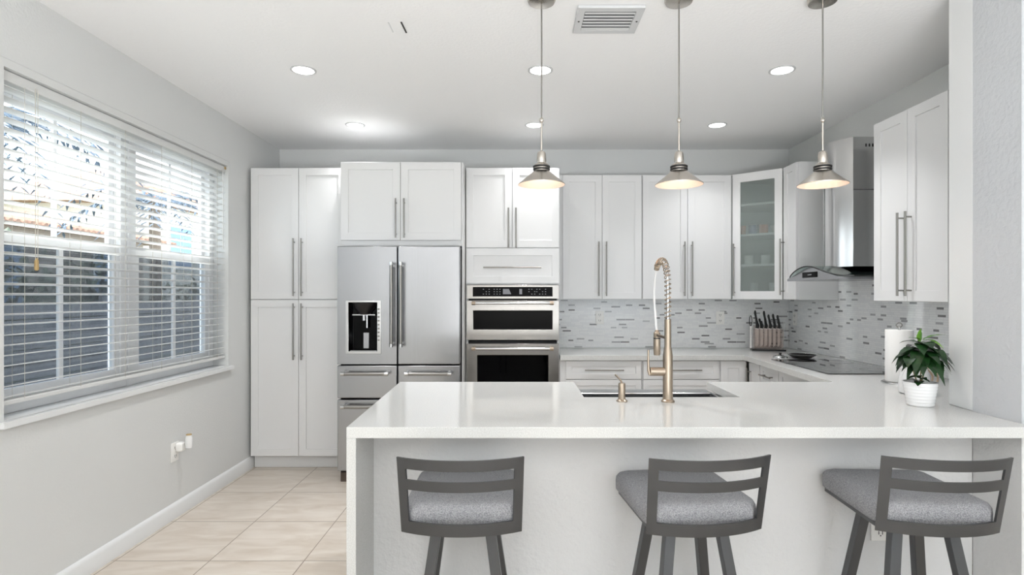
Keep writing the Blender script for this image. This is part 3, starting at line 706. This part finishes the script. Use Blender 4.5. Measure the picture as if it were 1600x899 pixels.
tops = [.315, .245, .310, .280, .285, .275]
for k in range(6):
    knife('black handled knife, %s from the left in the rear row of the acrylic stand' % ordn[k], -.090+k*.036, .018, tops[k], -.006)
e = thing('kitchen_scissors', 'black handled scissors at the left end of the knife stand', 'scissors', tuple(K0 @ Vector((-.1325, .035, .013))), kr)
MB().box(-.006, .006, -.0015, .0015, 0, .20).build('blade', 'blade', e)
MB().tube([(.010*math.cos(a*PI/8), 0, .24+.045*math.sin(a*PI/8)) for a in range(17)], .0035, 8).build('handle', 'black', e)

# ------------------------------------------------------------------ items on the right counter
pt = thing('paper_towel_holder', 'steel paper towel holder on the right counter', 'paper towel holder', (2.083, 3.06, .9203))
MB().lathe([(.085, 0), (.085, .006), (.08, .009), (0, .009)], (0, 0, 0), 36).build('holder_base', 'steelv', pt)
MB().tube([(0, 0, .009), (0, 0, .305)], .006, 12).build('post', 'steelv', pt)
MB().tube([(.016*math.sin(a*PI/8), 0, .315+.012*-math.cos(a*PI/8)) for a in range(17)], .003, 8).build('ring_knob', 'handle', pt)
pr_ = MB().lathe([(.0085, .011), (.064, .011), (.0655, .013), (.0655, .287), (.064, .289), (.0085, .289)], (0, 0, 0), 40, cap=False)
pr_.lathe([(.0085, .011), (.0085, .289)], (0, 0, 0), 40, cap=False)
o = pr_.build('paper_towel_roll', 'paper'); o.location = (2.083, 3.06, .9203); tag(o, 'roll of white paper towel standing on the steel holder', 'paper towel')
jg = thing('pitcher', 'white ceramic pitcher with a looped beige handle, behind the potted plant', 'pitcher', (1.935, 2.735, .9203))
MB().lathe([(.055, 0), (.064, .006), (.066, .05), (.060, .10), (.048, .135), (.046, .140), (.043, .136), (.05, .1), (.055, .02), (0, .015)], (0, 0, 0), 36).build('pitcher_body', 'white', jg)
MB().tube([(.045+.062*math.sin(a*PI/12), -.01, .075+.055*math.cos(a*PI/12)) for a in range(0, 13)], .0045, 8).tube([(.045+.048*math.sin(a*PI/12), .006, .075+.044*math.cos(a*PI/12)) for a in range(0, 13)], .0045, 8).build('pitcher_handle', 'gold', jg)
pl = thing('potted_plant', 'small leafy green plant in a ribbed white pot on the peninsula', 'plant', (1.755, 2.445, .9203))
prof = [(.047, 0), (.050, .003)]
for k in range(24):
    t = k/23; prof.append((.050+.015*t+.0009*math.sin(t*2*PI*7), .003+.098*t))
prof += [(.066, .103), (.062, .103), (.058, .085), (0, .085)]
MB().lathe(prof, (0, 0, 0), 40).build('pot', 'white', pl)
MB().lathe([(.0575, .086), (.05, .091), (0, .093)], (0, 0, 0), 24).build('soil', 'soil', pl)
stems = [((0, 0, .09), (.005, 0, .17), (.0, .0, .27)), ((.01, .01, .09), (.03, .01, .16), (.05, .01, .22)), ((-.01, 0, .09), (-.03, .0, .15), (-.045, -.005, .21))]
m = MB()
for a, b, c_ in stems: m.tube([a, b, c_], [.003, .0025, .0018], 8)
m.build('stem', 'stem', pl)
def leaf(m, base, d, L, W, droop):
    d = Vector(d).normalized(); sd = d.cross(Vector((0, 0, 1)))
    sd = sd.normalized() if sd.length > .05 else Vector((1, 0, 0)); up = sd.cross(d).normalized(); vs = []; n = 8
    for k in range(n+1):
        t = k/n; wv = W/2*math.sin(PI*min(1, t**.8))**.9 if 0 < t < 1 else .0004
        c = Vector(base)+d*L*t-Vector((0, 0, 1))*droop*L*t*t+up*.03*L*math.sin(PI*t)
        rip = .012*L*math.sin(t*18)
        vs += [c+sd*wv+up*(.16*wv+rip), c+up*0, c-sd*wv+up*(.16*wv+rip)]
    fs = []
    for k in range(n):
        a = 3*k; fs += [(a, a+1, a+4, a+3), (a+1, a+2, a+5, a+4)]
    m.add(vs, fs)
m = MB(); rnd = random.Random(5)
def spray(m, c, n, L, W, dr, el, rr):
    for k in range(n):
        a = 2*PI*k/n+rnd.uniform(-.3, .3)
        leaf(m, (c[0]+rr*math.cos(a), c[1]+rr*math.sin(a), c[2]+rnd.uniform(-.012, .012)), (math.cos(a), math.sin(a), el+rnd.uniform(-.2, .2)), L*rnd.uniform(.85, 1.15), W*rnd.uniform(.85, 1.15), dr*rnd.uniform(.7, 1.3))
spray(m, (0, 0, .258), 8, .088, .054, .55, .30, .006)
spray(m, (0, 0, .240), 9, .096, .056, .80, .10, .010)
spray(m, (.045, .0, .232), 9, .080, .050, .80, .20, .006)
spray(m, (.050, .005, .205), 7, .072, .048, 1.0, .0, .008)
spray(m, (-.042, -.005, .215), 8, .072, .044, .65, .10, .006)
spray(m, (-.02, -.02, .198), 6, .066, .042, .9, .0, .008)
spray(m, (.01, -.01, .215), 8, .080, .050, .95, .0, .008)
spray(m, (-.026, -.030, .116), 8, .046, .036, .6, .35, .004)
leaf(m, (.005, 0, .16), (.3, -.6, .2), .03, .02, .3)
m.build('dark_leaves', 'leaf', pl)
m = MB()
leaf(m, (0, 0, .272), (.02, -.05, 1), .062, .036, 0)
leaf(m, (.005, -.006, .284), (1, -.3, .50), .095, .036, .18)
leaf(m, (-.004, -.006, .284), (-1, -.25, .30), .065, .024, .1)
leaf(m, (.004, -.010, .282), (.6, -.9, .25), .080, .042, .60)
o = m.build('young_leaves', 'young', pl); o['label'] = 'light green young leaves at the top'

# things behind the frosted glass
def small(name, label, cat, loc, prof, m, grp='dishes inside the corner cabinet'):
    o = MB().lathe(prof, (0, 0, 0), 24).build(name, m); o.location = loc; tag(o, label, cat, grp); return o
bowl = [(.022, 0), (.03, .003), (.046, .035), (.05, .05), (.047, .05), (.04, .03), (0, .008)]
cup = [(.03, 0), (.034, .003), (.037, .075), (.034, .075), (.031, .008), (0, .006)]
tall = [(.028, 0), (.03, .003), (.034, .12), (.031, .12), (.027, .008), (0, .006)]
small('cup', 'orange cup behind the frosted glass, at the left', 'cup', (1.93, 4.815, 1.9115), cup, 'orange')
small('cup', 'blue cup behind the frosted glass, beside the orange cup', 'cup', (2.005, 4.76, 1.9115), cup, 'blue')
small('jar', 'small orange jar behind the frosted glass, beside the white bowl', 'jar', (2.075, 4.715, 1.9115), cup, 'orange')
small('bowl', 'white bowl behind the frosted glass at the right', 'bowl', (2.165, 4.66, 1.9115), [(r*1.1, z*1.3) for r, z in bowl], 'white')
for k, (x, y) in enumerate(((1.985, 4.80), (2.09, 4.715), (2.175, 4.65))):
    small('drinking_glass', 'pale tumbler on the lowest shelf behind the frosted glass, %s' % ('at the left', 'in the middle', 'at the right')[k], 'glass', (x, y, 1.6585), cup, 'white')
for k, (x, y) in enumerate(((2.02, 4.77), (2.14, 4.68))):
    small('drinking_glass', 'pale tall glass on the cabinet floor behind the frosted glass, %s' % ('left one', 'right one')[k], 'glass', (x, y, 1.3805), tall, 'white')

# ------------------------------------------------------------------ outlets
def outlet(label, loc, rz, w=.075, h=.118, duplex=True):
    e = thing('wall_outlet', label, 'outlet', loc, rz)
    pf = MB().box(-w/2, w/2, -.006, 0, -h/2, h/2).build('cover_plate', 'outlet', e, bevel=.002)
    if duplex:
        for z in (-.026, .026):
            r = MB().box(-.017, .017, -.0075, -.0061, z-.015, z+.015).build('receptacle', 'outlet', e, bevel=.0005)
            MB().box(-.009, -.006, -.0084, -.0076, z-.006, z+.008).box(.006, .009, -.0084, -.0076, z-.006, z+.008).box(-.0025, .0025, -.0084, -.0076, z-.013, z-.009).build('slots', 'slot', r)
    return e
outlet('white double outlet on the back backsplash right of the oven', (.759, 5.1005, 1.194), 0)
outlet('white double outlet on the back backsplash right of the faucet', (1.849, 5.1005, 1.192), 0)
outlet('white outlet on the right backsplash near the knife stand', (2.467, 4.97, 1.19), -PI/2)
outlet('white outlet plate on the peninsula wall behind the right stool', (1.497, 2.319, .448), 0)
e = outlet('white outlet plate low on the left wall under the window', (-2.144, 3.535, .415), PI/2)
pg = thing('plug_adapter', 'white plug in air freshener in the outlet on the left wall', 'plug', (-2.1355, 3.56, .44), PI/2)
MB().loft([[(x, -.001, z) for x, z in rrect(.05, .055, .012)], [(x, -.03, z) for x, z in rrect(.05, .055, .012)], [(x*.8, -.038, z*.8) for x, z in rrect(.05, .055, .012)]]).build('plug_body', 'outlet', pg)
MB().lathe([(.019, -.03), (.021, -.02), (.021, .03), (.017, .045), (.017, .05), (0, .05)], (.012, -.062, .02), 20).build('bottle', 'white', pg)
MB().lathe([(.0165, .0505), (.0165, .056), (0, .056)], (.012, -.062, .02), 20).build('cap', 'tan', pg)

# ------------------------------------------------------------------ ceiling fixtures
nm = {0: 'left', 1: 'middle', 2: 'right'}
proto = None
for j, y in enumerate((3.305, 4.372)):
    for i, x in enumerate((-1.247, .144, 1.562)):
        lab = '%s round recessed ceiling light in the %s row' % (('left', 'middle', 'right')[i], ('near', 'far')[j])
        if proto is None:
            proto = thing('recessed_light', lab, 'ceiling light', (x, y, CZ), 0, 'recessed ceiling lights')
            MB().lathe([(.060, -.001), (.060, -.004), (.064, -.006), (.073, -.004), (.074, -.0005)], (0, 0, 0), 40, cap=False).build('light_trim', 'ventw', proto)
            MB().lathe([(.0598, -.0005), (.0598, -.0032), (0, -.0034)], (0, 0, 0), 40).build('light_lens', 'glow', proto)
        else:
            o = copy_tree(proto); o.location = (x, y, CZ); o['label'] = lab
        lamp('recessed_lamp', 'AREA', (x, y, CZ-.012), (0, 0, 0), (4.6, 2.4)[j], (.985, .99, 1), .11, None, math.radians(100))
vt = thing('ceiling_vent', 'white slatted air vent in the ceiling above the peninsula', 'vent', (.4375, 2.685, CZ))
MB().box(-.12, .12, -.09, .09, -.0035, -.0005).build('vent_backing', 'ventd', vt)
m = MB(); o_ = (-.154, .154, -.127, .127); i_ = (-.118, .118, -.088, .088)
m.T = Matrix(((1, 0, 0, 0), (0, 0, 1, 0), (0, 1, 0, 0), (0, 0, 0, 1)))
m.frame(o_, i_, -.016, -.001).build('vent_frame', 'ventw', vt, bevel=.003)
for k in range(6):
    y = -.073+k*.0295
    MB().add([(-.117, y+.007, -.0155), (.117, y+.007, -.0155), (.117, y-.006, -.0135), (-.117, y-.006, -.0135), (-.117, y+.007, -.0142), (.117, y+.007, -.0142), (.117, y-.006, -.0122), (-.117, y-.006, -.0122)],
        [(0, 1, 2, 3), (7, 6, 5, 4), (0, 4, 5, 1), (1, 5, 6, 2), (2, 6, 7, 3), (3, 7, 4, 0)]).build('vent_slat', 'ventw', vt)
for x in (-.138, .138): MB().lathe([(.005, -.0165), (.004, -.0185), (0, -.0185)], (x, 0, 0), 10).build('screw', 'slot', vt)
o = MB().add([], []).box(-.0035, .0035, -.055, .055, -.004, -.0005).build('ceiling_strip', 'slot'); o.location = (-.552, 2.775, CZ); o.rotation_euler = (0, 0, math.radians(-2))
tag(o, 'thin short dark strip on the ceiling', 'strip')
o = MB().box(-.0025, .0025, -.05, .05, -.003, -.0005).build('ceiling_strip', 'trim'); o.location = (-.617, 2.775, CZ)
tag(o, 'thin short white strip on the ceiling left of the dark one', 'strip')

# pendants
GP = 'pendant lamps over the peninsula'
def pendant(label, x):
    e = thing('pendant_lamp', label, 'pendant lamp', (x, 2.50, CZ), 0, GP)
    MB().lathe([(.063, -.0005), (.063, -.012), (.058, -.022), (.02, -.028), (0, -.028)], (0, 0, 0), 36).build('canopy', 'lampm', e)
    MB().tube([(0, 0, -.02), (.0005, 0, -.3), (0, 0, -.545)], .0034, 8).build('cord', 'handle', e)
    m = MB().lathe([(.0045, -.680), (.0045, -.556), (.008, -.552), (.0105, -.545), (.008, -.537), (.003, -.533)], (0, 0, 0), 16)
    m.build('rod', 'lampm', e)
    MB().lathe([(.020, -.735), (.0215, -.725), (.0195, -.695), (.016, -.686), (.006, -.682), (.004, -.68)], (0, 0, 0), 24).build('socket_cap', 'lampm', e)
    MB().lathe([(.034, -.770), (.034, -.764), (.035, -.763), (.035, -.759), (.033, -.758), (.033, -.752), (.035, -.751), (.035, -.747), (.030, -.741), (.02, -.735)], (0, 0, 0), 28, cap=False).build('collar', 'lampm', e)
    for z in (-.7635, -.7515): MB().lathe([(.0352, z-.0042), (.0378, z-.003), (.0378, z+.003), (.0352, z+.0042)], (0, 0, 0), 28, cap=False).build('rubber_ring', 'rubber', e)
    sh = MB().lathe([(.034, -.770), (.045, -.780), (.100, -.826), (.1045, -.829), (.1045, -.832), (.1035, -.832)], (0, 0, 0), 48, cap=False).build('shade', 'lampm', e)
    MB().lathe([(.1034, -.8318), (.099, -.8275), (.044, -.7825), (.030, -.773), (.001, -.771)], (0, 0, 0), 48, cap=False).build('shade_lining', 'enamel', sh)
    MB().lathe([(.001, -.7725), (.012, -.776), (.018, -.787), (.016, -.798), (.009, -.804), (.001, -.805)], (0, 0, 0), 20, cap=False).build('bulb', 'bulb', e)
    return e
pp = pendant('nickel cone pendant lamp, leftmost of three, in front of the oven cabinet', .114)
for x, lab in ((.724, 'nickel cone pendant lamp, middle of three, above the faucet'), (1.362, 'nickel cone pendant lamp, rightmost of three, in front of the range hood')):
    o = copy_tree(pp); o.location.x = x; o['label'] = lab

# ------------------------------------------------------------------ bar stools
GS = 'grey bar stools at the peninsula'
def stool(label, x, y, rz):
    e = thing('bar_stool', label, 'bar stool', (x, y, 0), rz, GS)
    # seat: local +y points at the counter
    rings = []
    for ins, z in ((.030, .620), (.010, .622), (.001, .630), (0, .662), (.002, .678), (.010, .690), (.024, .697), (.06, .701), (.12, .703)):
        rings.append([(px, py, z) for px, py in [(qx, qy+(.040*(qx/.2)**2 if qy < -.1 else 0)) for qx, qy in rrect(.404-2*ins, .434-2*ins, max(.012, .04-ins*.3), 6, 0, .013)]])
    MB().loft(rings).build('seat_cushion', 'fabric', e, ang=70)
    T = Matrix(((1, 0, 0, 0), (0, 0, 1, 0), (0, 1, 0, 0), (0, 0, 0, 1)))
    m = MB(T).frame((-.185, .185, -.165, .215), (-.155, .155, -.135, .185), .6025, .6195).build('seat_frame', 'stool', e, bevel=.002)
    # curved slotted back
    R = .45; cols = 24; us = [-1+2*k/cols for k in range(cols+1)]
    vb = [0, .165, .59, .722, .86, 1.0]
    us2 = sorted(set([round(u, 4) for u in us]+[-.845, .845]))
    def P(u, v, off):
        w2 = .2105+.008*v; a = u*w2/R
        yy = -.215-.052*v+R*(1-math.cos(a))
        return (math.sin(a)*(R-off), yy+off*math.cos(a), .602+.266*v)
    m = MB(); nu = len(us2); idx = {}
    for L_, off in enumerate((0, .007)):
        for j, v in enumerate(vb):
            for i, u in enumerate(us2): idx[(L_, j, i)] = len(m.v); m.v.append(Vector(P(u, v, off)))
    def hole(j, i): return j in (1, 3) and us2[i] >= -.8451 and us2[i+1] <= .8451
    cells = [(j, i) for j in range(5) for i in range(nu-1) if not hole(j, i)]
    cs = set(cells)
    for j, i in cells:
        m.f.append((idx[0,j,i], idx[0,j,i+1], idx[0,j+1,i+1], idx[0,j+1,i])); m.f.append((idx[1,j,i], idx[1,j+1,i], idx[1,j+1,i+1], idx[1,j,i+1]))
        for (dj, di, a, b) in ((-1, 0, (j, i), (j, i+1)), (1, 0, (j+1, i), (j+1, i+1)), (0, -1, (j, i), (j+1, i)), (0, 1, (j, i+1), (j+1, i+1))):
            if (j+dj, i+di) not in cs:
                m.f.append((idx[0,a[0],a[1]], idx[0,b[0],b[1]], idx[1,b[0],b[1]], idx[1,a[0],a[1]]))
    m.build('backrest', 'stool', e, ang=30)
    MB().box(-.08, -.055, -.207, -.166, .610, .618).box(.055, .08, -.207, -.166, .610, .618).build('back_bracket', 'stool', e)
    MB().box(-.10, .10, -.10, .10, .593, .602).build('swivel_plate', 'stool', e)
    for sx in (-1, 1):
        for sy in (-1, 1):
            MB().bar((sx*.092, sy*.092, .5925), (sx*.175, sy*.175, 0), .036, .036).build('leg', 'stool', e, bevel=.002)
    T2 = MB(T).frame((-.168, .168, -.168, .168), (-.148, .148, -.148, .148), .19, .215).build('footrest', 'stool', e)
    return e
s1 = stool('grey bar stool with slotted back, leftmost of three at the peninsula', -.184, 2.065, math.radians(.5))
for x, y, r, lab in ((.618, 2.065, 6, 'grey bar stool with slotted back, middle of three, in front of the faucet'), (1.428, 2.065, -3, 'grey bar stool with slotted back, rightmost of three, beside the pillar')):
    o = copy_tree(s1); o.location = (x, y, 0); o.rotation_euler.z = math.radians(r); o['label'] = lab
